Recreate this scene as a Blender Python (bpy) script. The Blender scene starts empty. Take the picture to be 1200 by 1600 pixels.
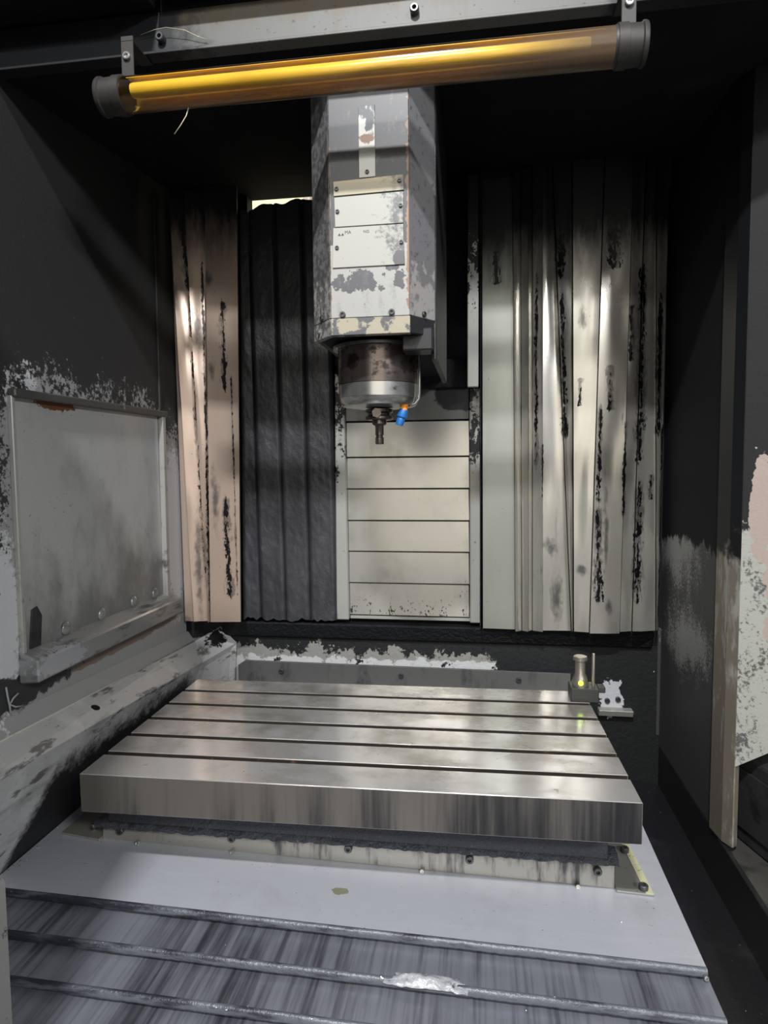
import bpy, bmesh, math, random
from mathutils import Vector, Matrix, noise
random.seed(7)
SC = bpy.context.scene
COL = SC.collection

# ------------------------------------------------------------------ camera
cam_data = bpy.data.cameras.new('camera')
cam_data.sensor_fit = 'HORIZONTAL'
cam_data.sensor_width = 36.0
cam_data.lens = 36.0 * 1018.0 / 1200.0
cam_data.clip_start = 0.02
cam = bpy.data.objects.new('camera', cam_data)
COL.objects.link(cam)
RT = Vector((0.98928, 0.14573, -0.00898)); DN = Vector((0.00137, -0.07077, -0.99749)); FW = Vector((-0.146, 0.98679, -0.07021))
m3 = Matrix((RT, -DN, -FW)).transposed()
cam.matrix_world = Matrix.Translation((0, 0, 1.54)) @ m3.to_4x4()
SC.camera = cam

# ------------------------------------------------------------------ world, lamps (workshop behind the camera) and added fill lights
SC.view_settings.view_transform = 'Standard'
SC.view_settings.look = 'None'
SC.view_settings.gamma = 1.0
SC.view_settings.use_curve_mapping = False
SC.view_settings.exposure = 0.0
world = bpy.data.worlds.new('workshop_air')
SC.world = world
world.use_nodes = True
bg = world.node_tree.nodes['Background']
bg.inputs[0].default_value = (0.93, 0.96, 1.0, 1)
bg.inputs[1].default_value = 0.20

def area(name, loc, target, sx, sy, power, col):
    d = bpy.data.lights.new(name, 'AREA')
    d.shape = 'RECTANGLE'; d.size = sx; d.size_y = sy; d.energy = power; d.color = col
    o = bpy.data.objects.new(name, d); COL.objects.link(o)
    o.location = loc
    o.rotation_euler = (Vector(target) - Vector(loc)).to_track_quat('-Z', 'Y').to_euler()
    return o
area('workshop_lamp', (-0.35, -1.9, 5.0), (-0.2, 1.5, 1.0), 0.32, 0.14, 235, (0.97, 0.98, 1.0))
area('workshop_lamp', (-0.5, -4.6, 4.8), (-0.2, 1.6, 1.3), 1.6, 0.25, 75, (1.0, 0.99, 0.97))
area('workshop_lamp', (2.9, -2.9, 3.9), (-1.0, 1.6, 1.1), 0.9, 0.3, 140, (0.97, 0.98, 1.0))
area('hall_glow_fill', (1.0, -12.0, 3.0), (0.0, 2.0, 1.7), 9.0, 4.6, 190, (1.0, 0.93, 0.80))  # added fill for the bright far side of the workshop, mirrored in the sheets
area('hall_wall_fill', (-0.9, 2.85, 4.3), (-0.9, 3.3, 2.6), 1.0, 0.2, 45, (1.0, 0.95, 0.8))  # unseen lamp added to brighten the cream wall behind the curtain gap

# ------------------------------------------------------------------ materials
class NT:
    def __init__(s, nt): s.nt = nt
    def n(s, t, **k):
        x = s.nt.nodes.new(t)
        for a, b in k.items(): setattr(x, a, b)
        return x
    def l(s, a, b): s.nt.links.new(a, b)
    def val(s, sock, v):
        if hasattr(v, 'is_output'): s.l(v, sock)
        else: sock.default_value = v
    def math(s, op, a, b=None, c=None, clamp=False):
        x = s.n('ShaderNodeMath', operation=op, use_clamp=clamp)
        s.val(x.inputs[0], a)
        if b is not None: s.val(x.inputs[1], b)
        if c is not None: s.val(x.inputs[2], c)
        return x.outputs[0]
    def vmath(s, op, a, b=None):
        x = s.n('ShaderNodeVectorMath', operation=op)
        s.val(x.inputs[0], a)
        if b is not None: s.val(x.inputs[1], b)
        return x
    def noise(s, pos, scale, detail=4.0, rough=0.6, dist=0.0):
        sc = scale if isinstance(scale, (tuple, list)) else (scale,) * 3
        v = s.vmath('MULTIPLY', pos, sc).outputs[0]
        x = s.n('ShaderNodeTexNoise')
        x.inputs['Scale'].default_value = 1.0
        x.inputs['Detail'].default_value = detail
        x.inputs['Roughness'].default_value = rough
        x.inputs['Distortion'].default_value = dist
        s.l(v, x.inputs['Vector'])
        return x.outputs['Fac']
    def mix(s, f, a, b):
        x = s.n('ShaderNodeMix', data_type='RGBA')
        s.val(x.inputs[0], f)
        s.val(x.inputs[6], a if hasattr(a, 'is_output') else (*a, 1))
        s.val(x.inputs[7], b if hasattr(b, 'is_output') else (*b, 1))
        return x.outputs[2]
    def fmix(s, f, a, b):
        x = s.n('ShaderNodeMix', data_type='FLOAT')
        s.val(x.inputs[0], f); s.val(x.inputs[2], a); s.val(x.inputs[3], b)
        return x.outputs[0]

def M(name, base, rough=0.5, metal=0.0, layers=(), bump=(), spec=0.5, aniso=0.0):
    """Layers of dirt, paint and wear over a base; every layer is a mask of noise, gradients and patches in the place's own coordinates."""
    m = bpy.data.materials.new(name); m.use_nodes = True
    nt = m.node_tree; b = nt.nodes['Principled BSDF']; g = NT(nt)
    pos = g.n('ShaderNodeNewGeometry').outputs['Position']
    col, ro, me = base, rough, metal
    for L in layers:
        v = L.get('c', 0.0)
        for (sc, det, w) in L.get('noise', ()):
            v = g.math('MULTIPLY_ADD', g.math('SUBTRACT', g.noise(pos, sc, det, 0.62), 0.5), w, v)
        for (ax, a, e, w) in L.get('grad', ()):
            d = g.vmath('DOT_PRODUCT', pos, ax).outputs['Value']
            mr = g.n('ShaderNodeMapRange'); g.l(d, mr.inputs[0])
            mr.inputs[1].default_value = a; mr.inputs[2].default_value = e
            mr.inputs[3].default_value = 0; mr.inputs[4].default_value = 1
            v = g.math('MULTIPLY_ADD', mr.outputs[0], w, v)
        bl = None
        for (c, r) in L.get('blob', ()):
            d = g.vmath('DIVIDE', g.vmath('SUBTRACT', pos, c).outputs[0], r).outputs[0]
            k = g.math('SUBTRACT', 1.0, g.vmath('LENGTH', d).outputs['Value'])
            bl = k if bl is None else g.math('MAXIMUM', bl, k)
        for (x0, z0, x1, z1, r) in L.get('streak', ()):     # a slanted upright streak: x0,z0 is its top
            sx = g.n('ShaderNodeSeparateXYZ'); g.l(pos, sx.inputs[0])
            t = g.math('DIVIDE', g.math('SUBTRACT', sx.outputs[2], z0), z1 - z0)
            cx = g.math('MULTIPLY_ADD', g.math('MINIMUM', g.math('MAXIMUM', t, 0.0), 1.0), x1 - x0, x0)
            k = g.math('SUBTRACT', 1.0, g.math('DIVIDE', g.math('ABSOLUTE', g.math('SUBTRACT', sx.outputs[0], cx)), r))
            e = g.math('MULTIPLY', g.math('MAXIMUM', g.math('SUBTRACT', g.math('ABSOLUTE', g.math('SUBTRACT', t, 0.5)), 0.42), 0.0), 8.0)
            k = g.math('SUBTRACT', k, e)
            bl = k if bl is None else g.math('MAXIMUM', bl, k)
        if bl is not None: v = g.math('ADD', v, bl)
        mr = g.n('ShaderNodeMapRange', interpolation_type='SMOOTHSTEP'); g.val(mr.inputs[0], v)
        mr.inputs[1].default_value = L.get('lo', 0.0); mr.inputs[2].default_value = L.get('hi', 0.08)
        mr.inputs[3].default_value = 0; mr.inputs[4].default_value = L.get('op', 1.0)
        f = mr.outputs[0]
        col = g.mix(f, col, L['col'])
        if 'rough' in L: ro = g.fmix(f, ro, L['rough'])
        if 'metal' in L: me = g.fmix(f, me, L['metal'])
    g.val(b.inputs['Base Color'], col if hasattr(col, 'is_output') else (*col, 1))
    g.val(b.inputs['Roughness'], ro); g.val(b.inputs['Metallic'], me)
    b.inputs['Specular IOR Level'].default_value = spec
    if aniso: b.inputs['Anisotropic'].default_value = aniso
    if bump:
        h = 0.0
        for (sc, det, w) in bump:
            h = g.math('MULTIPLY_ADD', g.noise(pos, sc, det, 0.6), w, h)
        bp = g.n('ShaderNodeBump'); bp.inputs['Strength'].default_value = 1.0; bp.inputs['Distance'].default_value = 1.0
        g.l(h, bp.inputs['Height']); g.l(bp.outputs[0], b.inputs['Normal'])
    return m

SOOT_SHADE = (0.010, 0.011, 0.013); GREASE = (0.03, 0.031, 0.033); RUST = (0.16, 0.07, 0.03); POWDER = (0.55, 0.57, 0.58)
X, Y, Z = (1, 0, 0), (0, 1, 0), (0, 0, 1)
def L(col, lo=0.0, hi=0.08, **k): d = dict(col=col, lo=lo, hi=hi); d.update(k); return d
def specks(col, sc=140, t=0.2, op=1.0): return L(col, t, t + 0.04, noise=[(sc, 2, 1.0)], op=op)

m_black = M('sooty_black', SOOT_SHADE, 0.75, 0, [L((0.03, 0.03, 0.032), 0.0, 0.4, noise=[(18, 5, 1.0)]), specks((0.35, 0.36, 0.37), 120, 0.27)], bump=[(60, 4, 0.001)], spec=0.2)
m_ceiling = M('sooty_ceiling', (0.012, 0.012, 0.013), 0.85, 0, [L((0.02, 0.02, 0.022), 0, 0.3, noise=[(9, 4, 1.0)])], spec=0.15)
m_gunk = M('caked_black_sludge', (0.008, 0.009, 0.011), 0.6, 0, [specks((0.3, 0.31, 0.33), 160, 0.24)], bump=[(70, 5, 0.012)], spec=0.35)
m_dark = M('dark_oily_metal', (0.04, 0.041, 0.043), 0.45, 0.3, [L((0.015, 0.015, 0.017), 0, 0.2, noise=[(12, 5, 1.0)])], bump=[(90, 3, 0.001)])
m_bolt = M('oily_dark_bolt_steel', (0.10, 0.10, 0.105), 0.4, 0.7)
m_boltlight = M('bright_bolt_steel', (0.5, 0.5, 0.5), 0.3, 0.9)
m_wall = M('smoked_wall_paint', (0.33, 0.33, 0.325), 0.5, 0.0, [
    L((0.62, 0.63, 0.64), 0.0, 0.14, c=-0.10, noise=[(16, 5, 0.6), (90, 3, 0.9)], blob=[((-1.05, 1.24, 1.22), (0.1, 0.13, 0.28)), ((-1.05, 2.12, 1.33), (0.1, 0.10, 0.33)), ((-1.05, 1.33, 1.78), (0.1, 0.13, 0.12))]),
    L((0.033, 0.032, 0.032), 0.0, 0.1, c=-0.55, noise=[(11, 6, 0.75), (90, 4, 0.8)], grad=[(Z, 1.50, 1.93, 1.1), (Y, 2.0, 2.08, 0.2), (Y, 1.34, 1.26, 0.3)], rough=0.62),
    L((0.033, 0.032, 0.032), 0.0, 0.1, c=-0.15, noise=[(20, 6, 0.9), (110, 4, 1.2)], blob=[((-1.05, 1.18, 1.58), (0.1, 0.17, 0.36))]),
    L((0.35, 0.35, 0.36), 0.29, 0.34, noise=[(130, 3, 1.1)], grad=[(Z, 2.1, 1.7, 0.05)], op=0.75),
    L((0.20, 0.145, 0.115), 0.0, 0.1, c=-0.1, noise=[(20, 4, 0.6)], blob=[((-1.05, 1.75, 1.035), (0.1, 0.5, 0.035))]),
    L(GREASE, 0.0, 0.1, c=-0.2, noise=[(24, 5, 1.0)], blob=[((-1.05, 1.2, 1.03), (0.1, 0.45, 0.055))]),
    ], bump=[(120, 3, 0.0006)])
m_pane = M('clouded_window_pane', (0.46, 0.46, 0.45), 0.28, 0.1, [
    L((0.20, 0.20, 0.195), -0.1, 0.35, c=-0.1, noise=[((9, 9, 5), 6, 1.0)], grad=[(Z, 1.45, 1.12, 0.4)]),
    specks((0.06, 0.06, 0.06), 120, 0.21, 0.85),
    L((0.42, 0.43, 0.44), 0.0, 0.1, c=-0.3, noise=[(60, 4, 1.0)], blob=[((-1.05, 1.99, 1.62), (0.1, 0.05, 0.09))]),
    L(RUST, 0.0, 0.08, c=-0.2, noise=[(70, 4, 1.0)], blob=[((-1.05, 1.5, 1.70), (0.1, 0.10, 0.02))]),
    ], bump=[(8, 2, 0.002)])
m_frame = M('worn_window_frame', (0.48, 0.47, 0.44), 0.38, 0.4, [
    L((0.10, 0.095, 0.09), 0.05, 0.25, noise=[(20, 5, 1.0)]), L((0.45, 0.36, 0.30), 0.22, 0.3, noise=[(26, 4, 1.0)])])
m_sill = M('oily_sill_steel', (0.36, 0.365, 0.36), 0.32, 0.5, [L((0.05, 0.05, 0.05), 0.0, 0.2, noise=[((30, 6, 30), 5, 1.0)]),
    L((0.5, 0.51, 0.54), 0.0, 0.06, c=-0.35, noise=[(70, 4, 1.3)], blob=[((-1.01, 1.42, 1.08), (0.1, 0.14, 0.05))])])
m_sill_dark = M('dark_window_hem', (0.10, 0.097, 0.09), 0.45, 0.3, [L((0.3, 0.29, 0.27), 0.15, 0.25, noise=[(30, 5, 1.2)])])
m_guard = M('grey_guard_paint', (0.56, 0.56, 0.55), 0.42, 0.1, [
    L((0.66, 0.67, 0.65), 0.0, 0.2, noise=[(9, 5, 1.0)]),
    L((0.19, 0.19, 0.185), 0.03, 0.3, noise=[((14, 6, 20), 6, 1.2)], op=0.7),
    L((0.13, 0.13, 0.13), 0.10, 0.2, noise=[((26, 9, 30), 6, 1.3)], op=0.9), specks((0.08, 0.08, 0.08), 110, 0.2),
    L((0.13, 0.06, 0.04), 0.28, 0.31, noise=[(45, 4, 1.0)]),
    L(SOOT_SHADE, -0.03, 0.04, c=0.01, noise=[(22, 6, 0.10), (90, 3, 0.06)], grad=[(Y, 1.21, 1.34, 0.19), (Z, 0.65, 0.95, -0.30), (Y, 2.02, 2.12, -0.10)], rough=0.6),
    L(SOOT_SHADE, 0, 0.08, c=-0.2, noise=[((60, 60, 14), 5, 1.0)], blob=[((-0.93, 2.19, 0.965), (0.10, 0.10, 0.08))]),
    ], bump=[(100, 3, 0.0006)])
m_table_top = M('ground_table_steel', (0.58, 0.56, 0.54), 0.19, 0.6, [
    L((0.34, 0.32, 0.28), 0.0, 0.3, noise=[(7, 5, 1.0)], grad=[(Y, 1.25, 1.6, 0.15)]),
    L((0.16, 0.14, 0.11), 0.18, 0.27, noise=[((16, 26, 22), 5, 1.0)], rough=0.42, op=0.8),
    L((0.42, 0.40, 0.37), 0.0, 0.12, noise=[((4, 9, 9), 3, 1.0)], rough=0.33, op=0.7),
    specks((0.08, 0.07, 0.05), 100, 0.22, 0.8)], bump=[((14, 160, 20), 2, 0.0002)])
m_table_side = M('streaked_table_side', (0.215, 0.198, 0.178), 0.42, 0.6, [
    L((0.04, 0.04, 0.045), -0.05, 0.3, c=-0.12, noise=[((9, 4, 0.8), 5, 1.0), ((70, 8, 2), 3, 0.35)], grad=[(X, -0.75, 0.3, 0.28), (Z, 0.9, 0.82, 0.06)]),
    L((0.36, 0.35, 0.33), 0.1, 0.4, noise=[((50, 4, 2), 4, 1.0)], op=0.4)])
m_slot = M('grimy_slot_wall', (0.035, 0.028, 0.022), 0.5, 0.2, [L((0.14, 0.07, 0.04), 0.12, 0.2, noise=[(30, 5, 1.0)])])
m_seal = M('caked_black_wiper', (0.045, 0.047, 0.058), 0.55, 0.0, [specks((0.22, 0.23, 0.26), 200, 0.16, 0.7)], bump=[(160, 4, 0.006)])
m_apron = M('oil_run_apron_plate', (0.36, 0.35, 0.31), 0.35, 0.5, [
    L((0.07, 0.07, 0.075), 0.0, 0.22, c=-0.05, noise=[((18, 4, 5), 5, 1.0), ((80, 8, 8), 3, 0.4)], grad=[(X, -0.3, 0.28, 0.15), (Z, 0.66, 0.70, 0.1)]),
    specks((0.03, 0.03, 0.03), 150, 0.24)])
m_cover = M('brushed_cover_plate', (0.60, 0.61, 0.66), 0.36, 0.4, [
    L((0.48, 0.49, 0.52), 0.0, 0.3, noise=[(5, 4, 1.0)]),
    L((0.68, 0.69, 0.74), 0.05, 0.3, noise=[((5, 60, 5), 3, 1.0)], op=0.5),
    L((0.33, 0.33, 0.22), 0.0, 0.1, c=-0.35, noise=[(60, 4, 1.0)], blob=[((-0.29, 1.285, 0.65), (0.03, 0.018, 0.1))]),
    specks((0.10, 0.10, 0.10), 130, 0.22, 0.8)], bump=[((10, 140, 10), 2, 0.0002), (6, 3, 0.002)])
m_cover_step = M('scuffed_cover_plate', (0.30, 0.31, 0.355), 0.36, 0.5, [
    L((0.06, 0.062, 0.074), -0.16, 0.30, noise=[((7, 1.2, 4), 5, 1.1), ((110, 3, 9), 3, 0.7)]),
    L((0.46, 0.47, 0.52), 0.12, 0.4, noise=[((90, 2, 9), 4, 1.0)], op=0.5)])
m_lip = M('oily_wiper_lip', (0.13, 0.14, 0.16), 0.35, 0.2, [
    L((0.03, 0.032, 0.04), 0.0, 0.2, noise=[((9, 40, 60), 6, 1.0)], grad=[(X, -0.3, -0.9, 0.2)]),
    L((0.45, 0.48, 0.52), 0.22, 0.33, noise=[((40, 60, 80), 4, 1.0)])], bump=[(120, 4, 0.0015)])
m_slat = M('brushed_slat_steel', (0.54, 0.53, 0.48), 0.24, 0.6, [
    L((0.38, 0.375, 0.34), -0.05, 0.25, noise=[(5, 4, 1.0)]),
    L((0.60, 0.60, 0.56), 0.05, 0.3, noise=[((70, 5, 4), 3, 1.0)], op=0.5),
    L(SOOT_SHADE, 0.0, 0.08, c=-0.62, noise=[((40, 20, 18), 6, 1.2), ((170, 100, 90), 4, 1.6)], grad=[(Z, 1.27, 1.02, 0.48)], op=0.9),
    specks((0.06, 0.06, 0.055), 130, 0.24, 0.8)])
m_slat_dark = M('greasy_slat_steel', (0.12, 0.12, 0.11), 0.4, 0.4, [L((0.22, 0.215, 0.2), 0, 0.3, noise=[(9, 5, 1.0)]),
    L(SOOT_SHADE, 0, 0.08, c=-0.1, noise=[(14, 5, 0.9)], blob=[((-0.08, 2.25, 1.79), (0.10, 0.2, 0.07))])])
m_rail = M('stained_rail_paint', (0.42, 0.42, 0.39), 0.4, 0.3, [
    L((0.19, 0.14, 0.10), 0.15, 0.25, noise=[(60, 4, 1.0)], grad=[(Z, 1.2, 1.6, 0.05)]),
    L(SOOT_SHADE, 0.0, 0.06, c=-0.17, noise=[((30, 20, 16), 5, 1.0), (110, 3, 0.4)], grad=[(Z, 1.35, 1.68, 0.22)])])
m_rail_white = M('chipped_white_rail', (0.56, 0.56, 0.53), 0.45, 0.1, [
    L(SOOT_SHADE, 0.0, 0.06, c=-0.25, noise=[((40, 20, 22), 5, 1.0), (120, 3, 0.4)], grad=[(Z, 1.9, 2.1, 0.28), (Z, 2.15, 2.42, 0.35)])])
def sheet_mat(name, base, alt, soot_c, soot_shade_z, streaks=(), smudges=(), metal=0.75, rough=0.27):
    ly = [L(alt, -0.1, 0.3, noise=[((9, 9, 1.6), 5, 1.0)]),
        L((0.10, 0.095, 0.088), 0.0, 0.28, c=soot_c, noise=[((30, 20, 2.4), 5, 1.1), ((120, 60, 30), 3, 0.5)], op=0.85)]
    if smudges: ly.append(L((0.11, 0.105, 0.10), 0.0, 0.8, c=-0.15, noise=[((40, 40, 20), 5, 1.5), ((130, 130, 60), 3, 0.6)], blob=list(smudges), op=0.85))
    if streaks:
        ly.append(L((0.08, 0.078, 0.074), 0.0, 0.35, c=-0.65, noise=[((30, 30, 6), 6, 1.6), ((110, 110, 50), 4, 1.0)], streak=[(x0, z0, x1, z1, r * 1.7) for x0, z0, x1, z1, r in streaks], op=0.6))
        ly.append(L((0.016, 0.016, 0.018), 0.0, 0.05, c=-0.80, noise=[((34, 30, 7), 6, 2.0), ((150, 150, 60), 4, 1.9)], streak=list(streaks)))
    ly += [L((0.016, 0.016, 0.017), 0.0, 0.75, c=-0.15, noise=[((30, 20, 5), 5, 0.5), ((60, 40, 12), 4, 0.4)], grad=[(Z, soot_shade_z[0], soot_shade_z[1], 1.0)], rough=0.55, metal=0.2),  # darker top: soot together with the beam's soft shadow painted in
        specks((0.04, 0.04, 0.04), 130, 0.23, 0.85)]
    return M(name, base, rough, metal, ly)
m_sheet_left = sheet_mat('stained_warm_reflection_sheet', (0.62, 0.48, 0.385), (0.56, 0.46, 0.385), -0.18, (2.14, 2.44),  # peach base colour stands for a warm reflection in the steel
    [(-1.012, 2.44, -0.986, 2.13, 0.022), (-0.986, 2.15, -0.946, 1.04, 0.021), (-0.858, 2.12, -0.856, 1.78, 0.020), (-0.866, 1.46, -0.855, 1.07, 0.026), (-0.932, 2.3, -0.936, 1.0, 0.010), (-0.835, 1.9, -0.832, 1.1, 0.008)],
    [((-0.906, 2.15, 2.17), (0.028, 0.2, 0.05)), ((-0.952, 2.15, 2.01), (0.020, 0.2, 0.11)), ((-0.90, 2.15, 1.87), (0.020, 0.2, 0.05)), ((-1.03, 2.15, 2.14), (0.018, 0.2, 0.07)), ((-0.90, 2.15, 1.43), (0.022, 0.2, 0.16)), ((-0.975, 2.15, 1.2), (0.02, 0.2, 0.3))], 0.5, 0.28)
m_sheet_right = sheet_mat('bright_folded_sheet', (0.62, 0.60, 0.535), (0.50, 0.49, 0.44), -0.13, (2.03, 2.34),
    [(0.245, 2.33, 0.25, 2.12, 0.036), (0.255, 2.12, 0.27, 1.6, 0.022), (0.414, 2.28, 0.415, 2.14, 0.05), (0.405, 1.86, 0.404, 1.70, 0.024), (0.315, 1.82, 0.316, 1.72, 0.016), (0.378, 1.74, 0.374, 1.40, 0.018), (0.374, 1.42, 0.380, 1.07, 0.027),
     (0.468, 2.05, 0.468, 1.85, 0.020), (0.505, 2.2, 0.500, 1.5, 0.030), (0.500, 1.52, 0.503, 1.06, 0.030), (0.456, 1.7, 0.452, 1.35, 0.013), (0.200, 1.62, 0.2, 1.42, 0.010), (0.540, 1.51, 0.54, 1.42, 0.022), (0.558, 2.1, 0.562, 1.6, 0.026), (0.575, 1.7, 0.575, 1.0, 0.012), (0.178, 2.2, 0.180, 1.5, 0.013)],
    [((0.23, 2.2, 1.27), (0.035, 0.2, 0.05)), ((0.325, 2.2, 1.20), (0.03, 0.2, 0.03)), ((0.32, 2.2, 2.0), (0.02, 0.2, 0.06)), ((0.41, 2.2, 1.08), (0.02, 0.2, 0.05)), ((0.25, 2.2, 1.1), (0.03, 0.2, 0.12)), ((0.40, 2.2, 1.30), (0.012, 0.2, 0.18)), ((0.47, 2.2, 1.95), (0.02, 0.2, 0.12))])
m_sheet_pale = sheet_mat('pale_flat_sheet', (0.36, 0.375, 0.34), (0.30, 0.305, 0.265), -0.24, (2.03, 2.33), [(0.05, 2.24, 0.052, 2.12, 0.03)], [], 0.6, 0.34)
m_curtain = M('black_leather_curtain', (0.024, 0.025, 0.029), 0.40, 0.0, [L((0.055, 0.056, 0.064), 0, 0.5, noise=[((8, 8, 4), 4, 1.0)], grad=[(Z, 1.9, 1.2, 0.2)])],
    bump=[((30, 30, 22), 5, 0.003), ((120, 120, 90), 3, 0.0006)], spec=0.6)
m_head = M('peeling_head_paint', (0.080, 0.080, 0.081), 0.42, 0.1, [
    L((0.38, 0.375, 0.35), 0.0, 0.05, c=-0.02, noise=[(22, 5, 0.45), (110, 4, 0.45)], grad=[(Z, 2.02, 1.975, 0.75), (Z, 2.02, 2.03, -0.4)]),
    L((0.105, 0.105, 0.112), 0.0, 0.04, c=-0.22, noise=[(42, 7, 2.6)], blob=[((-0.258, 1.42, 1.940), (0.064, 0.05, 0.027)), ((-0.175, 1.42, 1.938), (0.018, 0.05, 0.026)), ((-0.185, 1.42, 1.968), (0.02, 0.04, 0.010))]),
    L((0.22, 0.215, 0.20), 0.05, 0.3, noise=[((50, 40, 18), 6, 1.0), (160, 3, 0.4)], grad=[(Z, 2.0, 1.97, 0.06)], op=0.5),
    L((0.27, 0.18, 0.13), 0.2, 0.26, noise=[(45, 5, 2.2)], blob=[((-0.150, 1.42, 2.0), (0.012, 0.03, 0.6)), ((-0.325, 1.42, 2.0), (0.006, 0.03, 0.6))], c=-0.3),
    specks((0.08, 0.07, 0.06), 110, 0.24, 0.8)])
m_head_band = M('patchy_cream_band', (0.40, 0.36, 0.265), 0.45, 0.0, [
    L((0.11, 0.11, 0.115), 0.0, 0.06, noise=[(26, 7, 1.2)]), L(RUST, 0.22, 0.28, noise=[(60, 3, 1.0)])])
m_bevel = M('speckled_head_side_paint', (0.19, 0.19, 0.195), 0.5, 0.1, [
    L((0.36, 0.35, 0.335), 0.0, 0.05, c=-0.2, noise=[(18, 6, 0.9)], grad=[(Z, 2.02, 1.92, 0.35)]),
    L((0.07, 0.07, 0.07), 0.05, 0.2, noise=[(70, 4, 1.0)], grad=[(X, -0.2, -0.34, 0.14)], op=0.8)])
m_plate_white = M('white_plastic_plate', (0.43, 0.425, 0.38), 0.4, 0.0, [
    L((0.15, 0.152, 0.15), 0.0, 0.3, c=-0.25, noise=[(32, 6, 1.1), (120, 4, 0.9)], grad=[(X, -0.25, -0.175, 0.42)]), L((0.12, 0.12, 0.125), 0.0, 0.1, c=-0.2, noise=[(40, 6, 1.5)], blob=[((-0.17, 1.42, 1.985), (0.02, 0.05, 0.025))]), specks((0.12, 0.1, 0.08), 150, 0.24)])
m_plate_cream = M('cream_stained_plate', (0.45, 0.40, 0.28), 0.4, 0.0, [
    L((0.18, 0.17, 0.14), 0.0, 0.2, c=-0.15, noise=[(50, 5, 0.9)], grad=[(X, -0.24, -0.16, 0.35)]), specks((0.12, 0.1, 0.08), 140, 0.25)])
m_strip = M('worn_white_strip', (0.52, 0.51, 0.46), 0.4, 0.1, [
    L((0.07, 0.08, 0.085), 0.0, 0.1, c=-0.25, noise=[((60, 30, 34), 5, 1.0)], grad=[(Z, 2.21, 2.28, 0.4)]), L((0.2, 0.12, 0.07), 0.0, 0.2, c=-0.35, noise=[(60, 5, 2.2)], blob=[((-0.24, 1.42, 2.235), (0.03, 0.05, 0.018))])])
m_spindle = M('browned_spindle_steel', (0.20, 0.165, 0.15), 0.25, 0.85, [
    L((0.05, 0.04, 0.036), 0.0, 0.12, noise=[(28, 5, 1.0)], rough=0.4), L((0.33, 0.27, 0.22), 0.2, 0.27, noise=[((50, 50, 22), 4, 1.0)])])
m_nose = M('bright_spindle_nose', (0.52, 0.52, 0.50), 0.25, 0.9, [L((0.3, 0.28, 0.25), 0, 0.25, noise=[((14, 14, 50), 4, 1.0)])])
m_tool = M('dark_tool_steel', (0.16, 0.14, 0.13), 0.25, 0.9, [L((0.4, 0.33, 0.26), 0.1, 0.3, noise=[(50, 3, 1.0)])])
m_orange = M('orange_plastic', (0.85, 0.27, 0.02), 0.35)
m_blue = M('blue_plastic', (0.015, 0.14, 0.44), 0.3)
m_beam = M('smoked_beam_paint', (0.105, 0.104, 0.097), 0.5, 0.1, [
    L((0.10, 0.085, 0.06), 0.0, 0.25, c=-0.02, noise=[((30, 8, 4), 5, 0.8)], grad=[(Z, 2.43, 2.46, 0.25)]),
    L((0.30, 0.29, 0.25), 0.2, 0.35, noise=[((50, 8, 5), 4, 1.0)], op=0.6), specks((0.03, 0.028, 0.025), 90, 0.17, 0.8),
    L(SOOT_SHADE, 0.0, 0.2, c=-0.1, noise=[(22, 5, 0.5)], grad=[(X, -0.5, -0.95, 1.0), (X, 0.18, 0.5, 1.2)])])  # right end is sooty; the dark left end is the jamb's shadow painted in
m_header = M('rusty_header_paint', (0.50, 0.47, 0.40), 0.5, 0.1, [L((0.25, 0.16, 0.08), 0.05, 0.2, noise=[(26, 5, 1.0)])])
m_collar = M('grey_lamp_collar', (0.035, 0.033, 0.031), 0.5, 0.1, [L((0.3, 0.29, 0.28), 0.15, 0.28, noise=[(40, 5, 1.0)])])
m_reflector = M('lamp_reflector', (0.92, 0.68, 0.16), 0.35, 0.0, [L((0.35, 0.2, 0.05), 0, 0.3, noise=[((4, 30, 30), 4, 1.0)])])
m_rwall = M('sooty_right_wall', (0.075, 0.075, 0.074), 0.5, 0.1, [
    L((0.36, 0.36, 0.35), 0.02, 0.5, c=-0.26, noise=[((20, 14, 9), 6, 1.3), (120, 4, 1.5)], blob=[((0.6, 2.1, 1.30), (0.1, 0.35, 0.22)), ((0.6, 2.0, 1.02), (0.1, 0.35, 0.16)), ((0.6, 2.33, 1.0), (0.1, 0.05, 0.5))], op=0.8),
    L(SOOT_SHADE, 0, 0.12, c=-0.35, noise=[((24, 24, 12), 6, 0.9)], grad=[(Z, 1.24, 1.42, 1.1)], rough=0.8)], bump=[(120, 3, 0.0006)], spec=0.2)
m_rpanel = M('flaking_right_panel', (0.40, 0.40, 0.355), 0.5, 0.05, [
    L((0.10, 0.10, 0.093), 0.0, 0.25, c=-0.02, noise=[((16, 16, 11), 7, 1.3), (130, 4, 1.3)]),
    L((0.013, 0.013, 0.013), 0.0, 0.08, c=-0.42, noise=[(13, 6, 0.6), (90, 3, 0.5)], grad=[((0.5, 0, 1), 1.62, 1.80, 1.0)], rough=0.8),
    L((0.42, 0.34, 0.295), 0.0, 0.03, c=-0.25, noise=[(22, 6, 1.3)], blob=[((0.650, 1.63, 1.44), (0.030, 0.2, 0.17)), ((0.715, 1.59, 1.22), (0.075, 0.25, 0.19))], rough=0.4),
    ], bump=[(120, 3, 0.0006)])
m_trim_right = M('brown_edge_trim', (0.23, 0.20, 0.155), 0.45, 0.3, [
    L((0.42, 0.41, 0.37), 0.05, 0.25, noise=[((50, 50, 12), 5, 1.0)], grad=[(Z, 0.8, 1.2, 0.12)]), L(SOOT_SHADE, 0, 0.2, c=-0.3, noise=[(20, 5, 0.8)], grad=[(Z, 1.2, 1.5, 1.0)])])
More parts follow.
